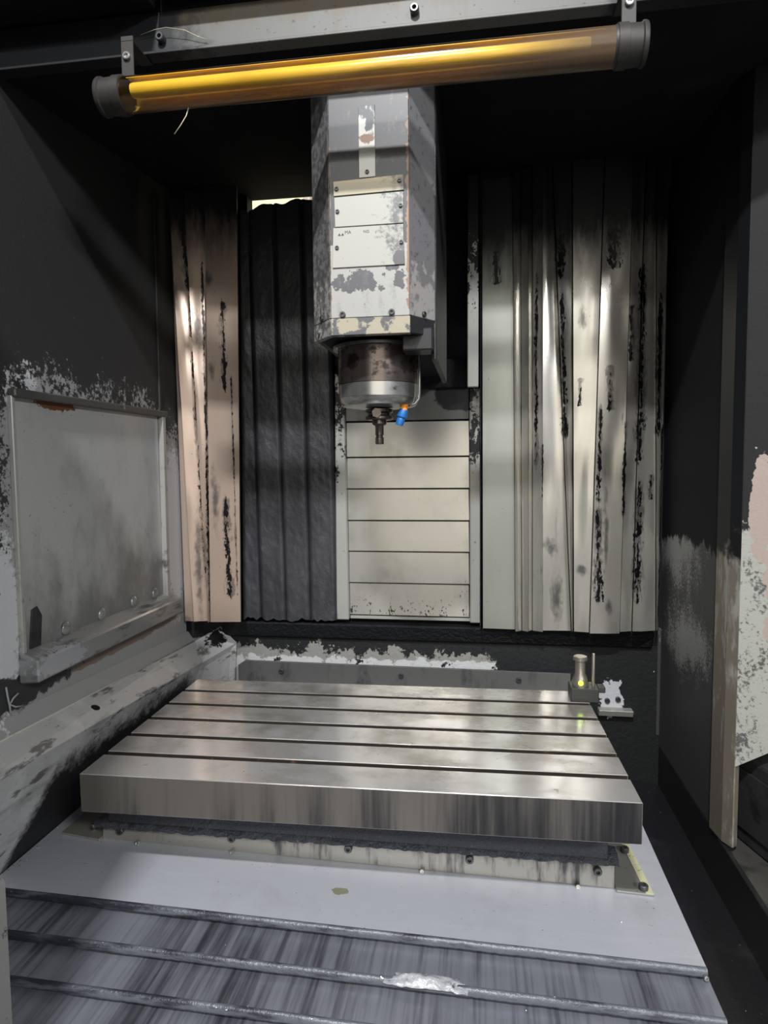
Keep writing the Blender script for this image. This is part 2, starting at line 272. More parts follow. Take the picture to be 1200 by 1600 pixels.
m_lowback = M('flaked_lower_wall', (0.30, 0.295, 0.275), 0.5, 0.1, [
    L((0.62, 0.63, 0.62), 0.0, 0.06, c=-0.3, noise=[(24, 5, 0.8)], grad=[(Z, 0.88, 0.845, 0.4)]),
    L((0.011, 0.012, 0.013), 0.0, 0.04, c=-0.16, noise=[(17, 6, 1.1), (80, 4, 0.45)], grad=[(Z, 0.85, 0.95, 0.6), (X, -0.05, 0.15, 0.45)], rough=0.6),
    L((0.62, 0.63, 0.66), 0.0, 0.05, c=-0.3, noise=[(26, 5, 1.3)], blob=[((0.445, 2.26, 0.745), (0.06, 0.2, 0.09))]), specks((0.4, 0.4, 0.42), 70, 0.27)], bump=[(70, 5, 0.002)])
m_rearplate = M('dull_rear_plate', (0.17, 0.17, 0.165), 0.4, 0.5, [L((0.06, 0.06, 0.06), 0, 0.25, noise=[((14, 10, 6), 5, 1.0)])])
m_trough = M('oily_black_trough', (0.018, 0.018, 0.020), 0.38, 0.2, [L((0.055, 0.054, 0.055), -0.05, 0.3, c=-0.1, noise=[(6, 5, 1.0)], grad=[(Y, 1.5, 1.2, 0.15)]), specks((0.4, 0.41, 0.42), 90, 0.27)], bump=[(60, 4, 0.001)])
m_shelf = M('pale_front_side_floor', (0.07, 0.067, 0.06), 0.55, 0.1, [L((0.03, 0.03, 0.03), 0, 0.2, noise=[(14, 5, 1.0)]), L((0.33, 0.34, 0.33), 0.0, 0.2, c=-0.4, noise=[(20, 5, 1.0)], grad=[(Y, 1.5, 1.25, 0.5)])])  # dark towards the back, paler at the front
m_cream = M('cream_shop_wall', (0.78, 0.72, 0.46), 0.7)
m_bracket = M('grey_bracket_paint', (0.24, 0.24, 0.22), 0.45, 0.2, [specks((0.05, 0.05, 0.05), 120, 0.2)])
m_residue = M('pale_crusty_residue', (0.46, 0.47, 0.49), 0.35, 0.2, [L((0.10, 0.10, 0.11), 0.1, 0.2, noise=[(60, 5, 1.0)])], bump=[(90, 4, 0.003)])
m_yellow = M('faded_yellow_edge', (0.55, 0.53, 0.32), 0.5, 0, [specks((0.1, 0.1, 0.08), 110, 0.17)])
m_block = M('tool_setter_grey', (0.055, 0.055, 0.051), 0.4, 0.3)
m_setter = M('tool_setter_steel', (0.45, 0.42, 0.35), 0.3, 0.85)
m_bead = M('pale_fold_highlight', (0.55, 0.54, 0.46), 0.4, 0.0, [L((0.16, 0.15, 0.13), 0.1, 0.2, noise=[((30, 14, 30), 5, 1.2)])])
m_chalk = M('chalk_white', (0.38, 0.39, 0.41), 0.8)
m_chip = M('bright_metal_chip', (0.75, 0.76, 0.78), 0.25, 0.9)
m_wire = M('pale_swarf', (0.55, 0.48, 0.33), 0.4, 0.5)
m_ink = M('worn_grey_print', (0.06, 0.06, 0.06), 0.6)
m_pipe = M('pale_coolant_pipe', (0.34, 0.35, 0.34), 0.3, 0.7)
m_box = M('black_sensor_box', (0.02, 0.02, 0.022), 0.4)
def glass_mat():
    m = bpy.data.materials.new('amber_stained_glass'); m.use_nodes = True
    nt = m.node_tree; g = NT(nt); nt.nodes.remove(nt.nodes['Principled BSDF'])
    out = nt.nodes['Material Output']
    pos = g.n('ShaderNodeNewGeometry').outputs['Position']
    tr = g.n('ShaderNodeBsdfTransparent'); tr.inputs[0].default_value = (1.0, 0.90, 0.55, 1)
    gl = g.n('ShaderNodeBsdfGlossy'); gl.inputs['Roughness'].default_value = 0.12
    fr = g.n('ShaderNodeFresnel'); fr.inputs[0].default_value = 1.75
    a = g.n('ShaderNodeMixShader'); g.l(fr.outputs[0], a.inputs[0]); g.l(tr.outputs[0], a.inputs[1]); g.l(gl.outputs[0], a.inputs[2])
    dirt = g.n('ShaderNodeBsdfPrincipled'); dirt.inputs['Roughness'].default_value = 0.3
    dirt.inputs['Base Color'].default_value = (0.13, 0.085, 0.05, 1)
    d = g.vmath('DOT_PRODUCT', pos, Z).outputs['Value']
    mr = g.n('ShaderNodeMapRange'); g.l(d, mr.inputs[0]); mr.inputs[1].default_value = 2.276; mr.inputs[2].default_value = 2.258; mr.inputs[3].default_value = 0; mr.inputs[4].default_value = 0.75
    dx = g.vmath('DOT_PRODUCT', pos, X).outputs['Value']
    m2 = g.n('ShaderNodeMapRange'); g.l(dx, m2.inputs[0]); m2.inputs[1].default_value = -0.02; m2.inputs[2].default_value = 0.22; m2.inputs[3].default_value = 0; m2.inputs[4].default_value = 0.7
    v = g.math('ADD', mr.outputs[0], m2.outputs[0])
    v = g.math('MULTIPLY_ADD', g.math('SUBTRACT', g.noise(pos, (8, 60, 60), 5), 0.5), 0.7, v, True)
    b = g.n('ShaderNodeMixShader'); g.l(v, b.inputs[0]); g.l(a.outputs[0], b.inputs[1]); g.l(dirt.outputs[0], b.inputs[2])
    g.l(b.outputs[0], out.inputs['Surface'])
    return m
m_glass = glass_mat()
def emit_mat(name, col, s):
    m = bpy.data.materials.new(name); m.use_nodes = True
    b = m.node_tree.nodes['Principled BSDF']
    b.inputs['Base Color'].default_value = (*col, 1); b.inputs['Emission Color'].default_value = (*col, 1); b.inputs['Emission Strength'].default_value = s
    return m
m_led = emit_mat('green_lit_led', (0.55, 1.0, 0.02), 6.0)

# ------------------------------------------------------------------ building helpers
def wloc(o):
    v = Vector((0, 0, 0))
    while o is not None: v += o.location; o = o.parent
    return v
def thing(name, label, cat, loc, group=None):
    o = bpy.data.objects.new(name, None); COL.objects.link(o); o.empty_display_size = 0.05
    o.location = loc; o['label'] = label; o['category'] = cat
    if group: o['group'] = group
    return o
def tag(o, label, cat, group=None):
    o['label'] = label; o['category'] = cat
    if group: o['group'] = group
    return o
def structure(o): o['kind'] = 'structure'; return o
def obj(name, verts, faces, mat, parent=None, origin=None, bevel=0.0, smooth=False, seg=1, label=None):
    """One mesh object from world-space vertices."""
    vs = [Vector(v) for v in verts]
    if origin is None:
        if parent is None:
            lo = Vector([min(v[i] for v in vs) for i in range(3)]); hi = Vector([max(v[i] for v in vs) for i in range(3)])
            origin = Vector(((lo.x + hi.x) / 2, (lo.y + hi.y) / 2, lo.z))
        else:
            origin = wloc(parent)
    origin = Vector(origin)
    bm = bmesh.new()
    bv = [bm.verts.new(v - origin) for v in vs]
    for f in faces:
        try: bm.faces.new([bv[i] for i in f])
        except ValueError: pass
    bmesh.ops.recalc_face_normals(bm, faces=bm.faces)
    if bevel:
        bmesh.ops.bevel(bm, geom=[e for e in bm.edges if len(e.link_faces) == 2 and e.calc_face_angle(0) > 0.4], offset=bevel, segments=seg, affect='EDGES', profile=0.5)
    if smooth:
        for f in bm.faces: f.smooth = True
    me = bpy.data.meshes.new(name); bm.to_mesh(me); bm.free()
    me.materials.append(mat)
    o = bpy.data.objects.new(name, me); COL.objects.link(o)
    if parent is not None:
        o.parent = parent; o.location = origin - wloc(parent)
    else:
        o.location = origin
    if label: o['label'] = label
    return o
BOXF = [(0, 1, 3, 2), (4, 6, 7, 5), (0, 4, 5, 1), (2, 3, 7, 6), (0, 2, 6, 4), (1, 5, 7, 3)]
def box(name, x0, x1, y0, y1, z0, z1, mat, parent=None, bevel=0.002, **k):
    v = [(x, y, z) for x in (x0, x1) for y in (y0, y1) for z in (z0, z1)]
    return obj(name, v, BOXF, mat, parent, bevel=bevel, **k)
def hexa(name, b4, t4, mat, parent=None, bevel=0.0015, **k):
    """Box from four bottom and four top corners."""
    f = [(3, 2, 1, 0), (4, 5, 6, 7)] + [(i, (i + 1) % 4, 4 + (i + 1) % 4, 4 + i) for i in range(4)]
    return obj(name, list(b4) + list(t4), f, mat, parent, bevel=bevel, **k)
def prism(name, poly, vec, mat, parent=None, bevel=0.0, **k):
    """A polygon (3-D points in one plane) swept by a vector."""
    n = len(poly); vec = Vector(vec)
    v = [Vector(p) for p in poly] + [Vector(p) + vec for p in poly]
    f = [tuple(range(n)), tuple(range(2 * n - 1, n - 1, -1))] + [(i, (i + 1) % n, n + (i + 1) % n, n + i) for i in range(n)]
    return obj(name, v, f, mat, parent, bevel=bevel, **k)
def frame_of(axis):
    a = Vector(axis).normalized()
    u = a.orthogonal().normalized(); return a, u, a.cross(u)
def lathe_geo(prof, c, axis, n=32, ang=math.tau):
    a, u, w = frame_of(axis); c = Vector(c); v = []; f = []
    for r, h in prof:
        for i in range(n):
            t = math.tau * i / n
            v.append(c + a * h + (u * math.cos(t) + w * math.sin(t)) * max(r, 1e-5))
    for j in range(len(prof) - 1):
        for i in range(n):
            k = (i + 1) % n
            f.append((j * n + i, j * n + k, (j + 1) * n + k, (j + 1) * n + i))
    f.append(tuple(range(n))); f.append(tuple(range((len(prof) - 1) * n, len(prof) * n)))
    return v, f
def lathe(name, prof, c, axis, mat, parent=None, n=32, **k):
    v, f = lathe_geo(prof, c, axis, n)
    o = obj(name, v, f, mat, parent, smooth=True, **k)
    o.data.set_sharp_from_angle(angle=math.radians(32)) if hasattr(o.data, 'set_sharp_from_angle') else None
    return o
def tube(name, pts, r, mat, parent=None, n=10, **k):
    pts = [Vector(p) for p in pts]; v = []; f = []; u = None
    for i, p in enumerate(pts):
        d = (pts[min(i + 1, len(pts) - 1)] - pts[max(i - 1, 0)]).normalized()
        if u is None: u = d.orthogonal().normalized()
        u = (u - d * u.dot(d)).normalized(); w = d.cross(u)
        for j in range(n):
            t = math.tau * j / n; v.append(p + (u * math.cos(t) + w * math.sin(t)) * r)
    for i in range(len(pts) - 1):
        for j in range(n):
            q = (j + 1) % n; f.append((i * n + j, i * n + q, (i + 1) * n + q, (i + 1) * n + j))
    f.append(tuple(range(n))); f.append(tuple(range((len(pts) - 1) * n, len(pts) * n)))
    return obj(name, v, f, mat, parent, smooth=True, **k)
def sheet(name, P, nu, nv, thick, mat, parent=None, smooth=True, **k):
    """A thick sheet from P(u, v); thick is the vector to the back side."""
    t = Vector(thick); F = [Vector(P(i / nu, j / nv)) for j in range(nv + 1) for i in range(nu + 1)]
    n = len(F); v = F + [p + t for p in F]; f = []; W = nu + 1
    for j in range(nv):
        for i in range(nu):
            a = j * W + i; q = (a, a + 1, a + W + 1, a + W); f.append(q); f.append(tuple(n + x for x in reversed(q)))
    rim = [i for i in range(W)] + [j * W + nu for j in range(1, nv + 1)] + [nv * W + i for i in range(nu - 1, -1, -1)] + [j * W for j in range(nv - 1, 0, -1)]
    for i, a in enumerate(rim):
        b = rim[(i + 1) % len(rim)]; f.append((a, b, n + b, n + a))
    o = obj(name, v, f, mat, parent, smooth=smooth, **k)
    if hasattr(o.data, 'set_sharp_from_angle'): o.data.set_sharp_from_angle(angle=math.radians(50))
    return o
BOLTS = {}
def bolt(p, axis, mat, parent, r=0.0075, h=0.007, name='bolt'):
    """Socket-head bolt, mesh shared between bolts of one size and direction."""
    key = (axis, r, h, mat.name)
    if key not in BOLTS:
        v, f = lathe_geo([(r, 0), (r, h * 0.85), (r * 0.85, h), (r * 0.5, h), (r * 0.42, h * 0.45), (0.0001, h * 0.45)], (0, 0, 0), axis, 12)
        bm = bmesh.new(); bv = [bm.verts.new(x) for x in v]
        for q in f:
            try: bm.faces.new([bv[i] for i in q])
            except ValueError: pass
        bmesh.ops.recalc_face_normals(bm, faces=bm.faces)
        me = bpy.data.meshes.new('bolt'); bm.to_mesh(me); bm.free(); me.materials.append(mat); BOLTS[key] = me
    o = bpy.data.objects.new(name, BOLTS[key]); COL.objects.link(o)
    o.parent = parent; o.location = Vector(p) - wloc(parent)
    return o
def nz(x, y, z, s): return noise.noise(Vector((x, y, z)) * s)

# ================================================================== SETTING
# ceiling, rising a little towards the back
CZ = lambda y: 2.405 + (y - 1.36) * 0.10
structure(hexa('ceiling', [(-1.2, 1.36, CZ(1.36)), (1.3, 1.36, CZ(1.36)), (1.3, 2.34, CZ(2.34)), (-1.2, 2.34, CZ(2.34))],
     [(-1.2, 1.36, 2.62), (1.3, 1.36, 2.62), (1.3, 2.34, 2.62), (-1.2, 2.34, 2.62)], m_ceiling, bevel=0))
# floor of the base under everything
structure(box('floor', -1.3, 1.5, 0.0, 2.6, 0.36, 0.42, m_dark, bevel=0))
# left wall in four pieces round the window opening
WL = -1.05
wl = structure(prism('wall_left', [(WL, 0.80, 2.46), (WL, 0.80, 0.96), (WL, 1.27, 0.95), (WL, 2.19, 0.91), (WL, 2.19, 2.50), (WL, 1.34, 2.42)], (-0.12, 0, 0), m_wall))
# the wall's window is a shallow framed recess in front of a clouded pane
win = structure(prism('window_1', [(WL + 0.0005, 1.346, 1.10), (WL + 0.0005, 2.018, 1.10), (WL + 0.0005, 2.018, 1.708), (WL + 0.0005, 1.346, 1.703)], (0.004, 0, 0), m_pane))
prism('window_frame', [(WL, 1.335, 1.703), (WL, 2.06, 1.708), (WL, 2.06, 1.728), (WL, 1.335, 1.722)], (0.022, 0, 0), m_sill_dark, win, bevel=0.003)
prism('window_frame', [(WL, 2.018, 1.09), (WL, 2.042, 1.09), (WL, 2.046, 1.71), (WL, 2.024, 1.71)], (0.020, 0, 0), m_frame, win, bevel=0.003, label='pale upright frame strip beside the pane')
prism('window_frame', [(WL, 1.335, 1.09), (WL, 1.347, 1.09), (WL, 1.347, 1.71), (WL, 1.335, 1.71)], (0.012, 0, 0), m_frame, win, bevel=0.002)
prism('sill', [(WL, 1.33, 1.122), (WL + 0.05, 1.33, 1.102), (WL + 0.052, 1.33, 1.052), (WL, 1.33, 1.046)], (0, 0.735, 0), m_sill, win, bevel=0.004, label='bent steel sill below the pane')
prism('handle_slot', [(WL + 0.004, 1.362, 1.115), (WL + 0.004, 1.40, 1.105), (WL + 0.004, 1.41, 1.19), (WL + 0.004, 1.395, 1.215), (WL + 0.004, 1.375, 1.21)], (0.004, 0, 0), m_dark, win, bevel=0.001, label='dark rounded slot in the corner of the pane')
for y in (1.50, 1.66, 1.83, 1.96):
    v, f = lathe_geo([(0.020, 0), (0.016, 0.006), (0.006, 0.010)], (WL + 0.004, y, 1.135), X, 14)
    obj('stop_bump', v, f, m_sill, win, smooth=True)
# hem trims on the wall
tube('chalk_mark', [(WL + 0.003, 1.285, 1.055), (WL + 0.003, 1.288, 1.035), (WL + 0.003, 1.293, 1.01), (WL + 0.003, 1.296, 0.985)], 0.0022, m_chalk, wl, 6, label='white chalk stroke')
tube('chalk_mark', [(WL + 0.003, 1.322, 1.028), (WL + 0.003, 1.305, 1.022), (WL + 0.003, 1.294, 1.012), (WL + 0.003, 1.312, 1.000), (WL + 0.003, 1.335, 0.994)], 0.0022, m_chalk, wl, 6, label='white chalk stroke')
prism('reinforcing_rib', [(WL, 2.035, 1.73), (WL, 2.048, 1.73), (WL, 2.052, 2.42), (WL, 2.04, 2.42)], (0.006, 0, 0), m_wall, wl, bevel=0.002)
# back: upper soot-black wall behind head and sheets, lower wall behind the table
structure(box('wall_back', -0.565, 0.80, 2.275, 2.33, 0.98, 2.56, m_black, bevel=0))
structure(box('wall_back', -1.17, -0.815, 2.275, 2.33, 0.98, 2.56, m_black, bevel=0))
structure(box('wall_back', -0.815, -0.565, 2.275, 2.33, 0.98, 2.30, m_black, bevel=0))
wb = structure(prism('wall_back', [(-1.10, 2.262, 0.42), (0.66, 2.262, 0.42), (0.66, 2.262, 0.985), (-1.10, 2.262, 0.985)], (0, 0.07, 0), m_lowback))
prism('black_ledge', [(-0.93, 2.262, 0.985), (-0.93, 2.215, 0.985), (-0.93, 2.245, 0.925), (-0.93, 2.262, 0.92)], (1.50, 0, 0), m_gunk, wb, bevel=0.006, label='ledge caked with black sludge')
br = hexa('bracket', [(0.398, 2.235, 0.690), (0.51, 2.235, 0.690), (0.51, 2.262, 0.690), (0.398, 2.262, 0.690)], [(0.398, 2.225, 0.712), (0.51, 2.225, 0.712), (0.51, 2.262, 0.712), (0.398, 2.262, 0.712)], m_rail, wb, label='small pale bracket under the white flaked patch')
bolt((0.43, 2.262, 0.735), (0, -1, 0), m_bolt, wb, 0.009, 0.008); bolt((0.465, 2.262, 0.741), (0, -1, 0), m_bolt, wb, 0.009, 0.008)
# cream wall of the hall seen through the gap over the curtain
structure(box('wall_hall', -3.0, 2.0, 3.3, 3.36, 0.0, 4.2, m_cream, bevel=0))
for x in (-1.30, -1.20, -0.87):
    structure(box('trim_1', x, x + 0.035, 3.24, 3.30, 1.8, 4.0, m_header, bevel=0.003))
# right wall panel, its edge trim and the flaking panel that faces the door
wr = structure(prism('wall_right', [(0.60, 1.70, 0.592), (0.60, 2.36, 0.588), (0.60, 2.36, 2.56), (0.60, 1.70, 2.46)], (0.03, 0, 0), m_rwall))
structure(prism('trim_2', [(0.592, 1.745, 0.592), (0.600, 1.680, 0.592), (0.616, 1.650, 0.592), (0.632, 1.665, 0.592), (0.63, 1.745, 0.592)], (0, 0, 1.86), m_trim_right, bevel=0.002))
rp = structure(prism('wall_right', [(0.616, 1.650, 0.80), (1.10, 1.42, 1.20), (1.10, 1.42, 2.5), (0.616, 1.650, 2.5)], (0.02, 0.04, 0), m_rpanel))
# wall corner piece behind the right wall's back edge
structure(prism('trim_3', [(0.60, 2.255, 0.62), (0.575, 2.275, 0.62), (0.575, 2.33, 0.62), (0.60, 2.33, 0.62)], (0, 0, 0.37), m_rwall, bevel=0.003))
# overhead beam and header across the door opening
beam = thing('roof_beam', 'smoked grey roof beam with bolts running across above the glass tube lamp', 'beam', (-0.1, 1.33, 2.40))
prism('beam_face', [(-1.17, 1.337, 2.402), (-1.17, 1.357, 2.402), (-1.17, 1.357, 2.49), (-1.17, 1.347, 2.49)], (2.4, 0, 0), m_beam, beam, bevel=0.002)
prism('lower_lip', [(-1.17, 1.328, 2.402), (-1.17, 1.358, 2.402), (-1.17, 1.358, 2.394), (-1.17, 1.328, 2.396)], (2.4, 0, 0), m_beam, beam, bevel=0.001)
for x, z in ((-0.655, 2.428), (-0.128, 2.428), (0.55, 2.43)): bolt((x, 1.340, z), (0, -1, 0), m_bolt, beam, 0.009, 0.016)
header = thing('door_header', 'rust-stained pale header above the roof beam at the top of the photo', 'header', (-0.1, 1.27, 2.50))
box('header_face', -0.66, 1.2, 1.275, 1.335, 2.505, 2.66, m_header, header)
box('cover_plate', -1.2, -0.665, 1.22, 1.335, 2.487, 2.66, m_black, header, label='black sooty cover plate on the left of the header')
# off to the left of the frame: the jamb of the sliding door, unseen, placed for the shadow it casts on the left
structure(box('door_1', -1.30, -0.66, 0.46, 0.52, 0.42, 2.62, m_wall, bevel=0.004))

# ================================================================== THINGS
# ---- left side guard
gd = thing('side_guard', 'folded grey sheet guard with dark hole, running below the window towards the back', 'guard', (-1.0, 1.6, 0.65))
A0, A1 = (-1.05, 0.95, 1.008), (-1.05, 2.20, 0.950)
prof0 = [(-1.049, 0.95, 1.006), (-1.024, 0.95, 0.965), (-0.952, 0.95, 0.932), (-1.036, 0.95, 0.655), (-1.049, 0.95, 0.655)]
prof1 = [(-1.049, 2.20, 0.949), (-1.024, 2.20, 0.913), (-0.952, 2.10, 0.868), (-1.036, 2.10, 0.655), (-1.049, 2.20, 0.655)]
tube('fold_highlight_bead', [(-1.023, 0.95, 0.9665), (-1.023, 2.19, 0.9145)], 0.0022, m_bead, gd, 8, label='pale bead painted as a highlight along the upper fold')  # pale strip stands in for the bright highlight on the fold
hexa('upper_facet', [prof0[1], prof0[2], prof1[2], prof1[1]], [(p[0] - 0.004, p[1], p[2] - 0.004) for p in (prof0[1], prof0[2], prof1[2], prof1[1])], m_guard, gd, bevel=0.001)
hexa('back_strip', [prof0[0], prof0[1], prof1[1], prof1[0]], [(p[0] - 0.0, p[1], p[2] - 0.006) for p in (prof0[0], prof0[1], prof1[1], prof1[0])], m_wall, gd, bevel=0.0)
hexa('lower_face', [prof0[2], prof0[3], prof1[3], prof1[2]], [(p[0] - 0.004, p[1], p[2]) for p in (prof0[2], prof0[3], prof1[3], prof1[2])], m_guard, gd, bevel=0.001)
hexa('end_face', [(-0.952, 2.10, 0.868), (-1.036, 2.10, 0.655), (-0.90, 2.25, 0.655), (-0.885, 2.25, 0.90)], [(-0.956, 2.11, 0.868), (-1.04, 2.11, 0.655), (-0.904, 2.26, 0.655), (-0.889, 2.26, 0.90)], m_guard, gd, bevel=0.001)
hexa('end_top', [(-1.024, 2.20, 0.913), (-0.952, 2.10, 0.868), (-0.885, 2.25, 0.90), (-0.95, 2.26, 0.955)], [(-1.024, 2.20, 0.909), (-0.952, 2.10, 0.864), (-0.885, 2.25, 0.896), (-0.95, 2.26, 0.951)], m_guard, gd, bevel=0.001)
v, f = lathe_geo([(0.0115, 0), (0.0115, 0.0016), (0.0085, 0.0022), (0.001, 0.0022)], (-0.985, 1.52, 0.9225), (0.40, 0, 0.92), 18)
obj('hole_plug', v, f, m_black, gd, smooth=True, label='round black hole in the upper facet')

# ---- telescopic front way cover: overlapping plates, each lower one further forward
wc = thing('way_cover', 'telescopic steel way cover of overlapping plates in front of the table', 'way cover', (-0.3, 1.2, 0.55))
zc = lambda x, d: 0.642 - 0.0175 * x - d
fronts = [1.183, 1.098, 1.018, 0.94, 0.862]
for i, y0 in enumerate(fronts):
    d = 0.021 * i; y1 = 1.82 if i == 0 else fronts[i - 1] + 0.03; x0, x1 = -1.032, 0.404 + 0.004 * i
    hexa('cover_plate', [(x0, y0, zc(x0, d) - 0.006), (x1, y0, zc(x1, d) - 0.006), (x1, y1, zc(x1, d) - 0.006), (x0, y1, zc(x0, d) - 0.006)],
         [(x0, y0, zc(x0, d)), (x1, y0, zc(x1, d)), (x1, y1, zc(x1, d)), (x0, y1, zc(x0, d))], m_cover if i == 0 else m_cover_step, wc, bevel=0.0)
    def lp(u, v, y0=y0, d=d, x0=x0, x1=x1):
        x = x0 + (x1 - x0) * u; a = v * math.pi * 0.62
        w = 0.8 + 0.12 * nz(x * 14, i * 3.1, 0, 1.0) + 0.12 * nz(x * 90, i * 5, 2, 1.0)
        return (x, y0 - 0.0105 * math.sin(a) * w, zc(x, d) + 0.0015 - 0.0105 * (1 - math.cos(a)))
    sheet('wiper_lip', lp, 150, 6, (0, 0.004, -0.003), m_lip, wc)
    side = hexa('side_skirt', [(x1 - 0.003, y0, zc(x1, d) - 0.06), (x1, y0, zc(x1, d) - 0.06), (x1, y1, zc(x1, d) - 0.06), (x1 - 0.003, y1, zc(x1, d) - 0.06)],
         [(x1 - 0.003, y0, zc(x1, d) - 0.001), (x1, y0, zc(x1, d) - 0.001), (x1, y1, zc(x1, d) - 0.001), (x1 - 0.003, y1, zc(x1, d) - 0.001)], m_dark, wc, bevel=0)
    bolt((x1 - 0.004, y0 - 0.010, zc(x1, d) - 0.010), (0, -1, 0), m_boltlight, wc, 0.0045, 0.005)
def lump(u, v):
    x = -0.17 + 0.15 * u; y = 1.085 + 0.032 * v
    e = math.sin(math.pi * u) * math.sin(math.pi * v) if 0 < u < 1 and 0 < v < 1 else 0
    return (x, y + 0.004 * nz(x * 20, 0, 0, 1.0), zc(x, 0.021) - 0.0025 + 0.011 * e * (0.9 + 0.6 * nz(x * 40, y * 60, 0, 1.0)) + 0.0035 * nz(x * 90, y * 130, 5, 1.0))
rl = sheet('residue', lump, 30, 10, (0, 0, -0.001), m_residue)
tag(rl, 'pale crusty residue lump smeared on the second wiper lip', 'residue')
# ---- saddle apron below the table
sd = thing('saddle', 'oil-streaked saddle apron bolted under the front of the slotted table', 'saddle', (-0.3, 1.40, 0.64))
zc0 = lambda x: zc(x, 0)
hexa('apron_plate', [(-0.893, 1.385, zc0(-0.893)), (0.285, 1.385, zc0(0.285)), (0.285, 1.405, zc0(0.285)), (-0.893, 1.405, zc0(-0.893))],
     [(-0.893, 1.392, 0.705), (0.285, 1.392, 0.712), (0.285, 1.405, 0.712), (-0.893, 1.405, 0.705)], m_apron, sd, bevel=0.0015)
box('saddle_body', -0.86, 0.265, 1.405, 1.80, 0.659, 0.815, m_dark, sd, bevel=0.0)
def sealp(u, v):
    x = -0.895 + 1.182 * u
    return (x, 1.372 - 0.016 * math.sin(v * math.pi) + 0.006 * nz(x * 40, v * 4, 0, 1.0) + 0.003 * nz(x * 150, v * 9, 3, 1.0), 0.693 + 0.012 * v * 2 + 0.004 * nz(x * 60, 0, 7, 1.0) + (0.004 * u))
sheet('wiper_seal', sealp, 220, 8, (0, 0.03, 0.0), m_seal, sd, label='caked black wiper strip along the top of the apron')
box('slide_block', -0.86, 0.265, 1.36, 1.405, 0.716, 0.815, m_seal, sd, bevel=0.002)
for x, z in ((-0.846, 0.681), (-0.568, 0.684), (-0.293, 0.681), (-0.022, 0.678), (0.249, 0.674)): bolt((x, 1.387, z), (0, -1, 0), m_bolt, sd, 0.009, 0.009)
for x in (-0.80, -0.566, -0.126, 0.208): bolt((x, 1.379, zc0(x) + 0.001), (0, -1, 0.35), m_boltlight, sd, 0.0055, 0.006)
hexa('foot_flange', [(-1.00, 1.385, zc0(-1.0) + 0.0005), (-0.893, 1.372, zc0(-0.893) + 0.0005), (-0.893, 1.55, zc0(-0.893) + 0.0005), (-1.00, 1.50, zc0(-1.0) + 0.0005)],
     [(-1.00, 1.385, zc0(-1.0) + 0.005), (-0.893, 1.372, zc0(-0.893) + 0.005), (-0.893, 1.55, zc0(-0.893) + 0.005), (-1.00, 1.50, zc0(-1.0) + 0.005)], m_apron, sd, bevel=0.001)
bolt((-0.935, 1.42, zc0(-0.935) + 0.005), Z, m_boltlight, sd, 0.009, 0.010)
bolt((-0.94, 1.48, zc0(-0.94) + 0.005), Z, m_bolt, sd, 0.009, 0.010)
br = hexa('end_bracket', [(0.286, 1.372, zc0(0.29) + 0.0005), (0.362, 1.370, zc0(0.36) + 0.0005), (0.350, 1.56, zc0(0.35) + 0.0005), (0.286, 1.56, zc0(0.29) + 0.0005)],
     [(0.286, 1.372, zc0(0.29) + 0.005), (0.362, 1.370, zc0(0.36) + 0.005), (0.350, 1.56, zc0(0.35) + 0.005), (0.286, 1.56, zc0(0.29) + 0.005)], m_bracket, sd, bevel=0.001, label='grey end bracket with a yellow edge')
hexa('yellow_edge', [(0.345, 1.371, zc0(0.35) + 0.005), (0.361, 1.371, zc0(0.36) + 0.005), (0.3495, 1.55, zc0(0.35) + 0.005), (0.333, 1.55, zc0(0.33) + 0.005)],
     [(0.345, 1.371, zc0(0.35) + 0.0062), (0.361, 1.371, zc0(0.36) + 0.0062), (0.3495, 1.55, zc0(0.35) + 0.0062), (0.333, 1.55, zc0(0.33) + 0.0062)], m_yellow, br, bevel=0, label='faded yellow painted edge')
bolt((0.343, 1.385, zc0(0.343) + 0.0062), Z, m_bolt, sd, 0.010, 0.010); bolt((0.333, 1.52, zc0(0.333) + 0.0062), Z, m_bolt, sd, 0.010, 0.010)

# ---- slotted machine table, turned 1.4 degrees like in the photo
tb = thing('machine_table', 'slotted steel machine table with long parallel T-slots and streaked front edge', 'table', (-0.834, 1.221, 0.817))
tb.rotation_euler = (0, 0, math.radians(1.40))
T0 = Vector((-0.834, 1.221, 0.817))
def tbox(name, x0, x1, y0, y1, z0, z1, mat, parent=tb, bevel=0.0015, **k):
    v = [T0 + Vector((x, y, z)) for x in (x0, x1) for y in (y0, y1) for z in (z0, z1)]
    return obj(name, v, BOXF, mat, parent, bevel=bevel, **k)
TW = 1.140
tbd = tbox('table_body', 0.0005, TW - 0.0005, 0.09, 0.612, 0, 0.052, m_table_side)
tbd.data.materials.append(m_gunk)
for p in tbd.data.polygons:
    if p.normal.z > 0.9: p.material_index = 1
edges = [0, 0.1025, 0.2050, 0.3085, 0.4120, 0.5155, 0.614]
for i in range(6):
    y0 = edges[i] + (0.009 if i else 0); y1 = edges[i + 1] - (0.009 if i < 5 else 0)
    s = tbox('table_strip', 0, TW, y0, y1, 0.0525 if i else 0.0, 0.083, m_table_top)
    s.data.materials.append(m_table_side if i == 0 else m_slot)
    for p in s.data.polygons:
        if abs(p.normal.y) > 0.9: p.material_index = 1
tw = lambda x, y, z: (-0.834 + x * math.cos(math.radians(1.4)) - y * math.sin(math.radians(1.4)), 1.221 + x * math.sin(math.radians(1.4)) + y * math.cos(math.radians(1.4)), z)

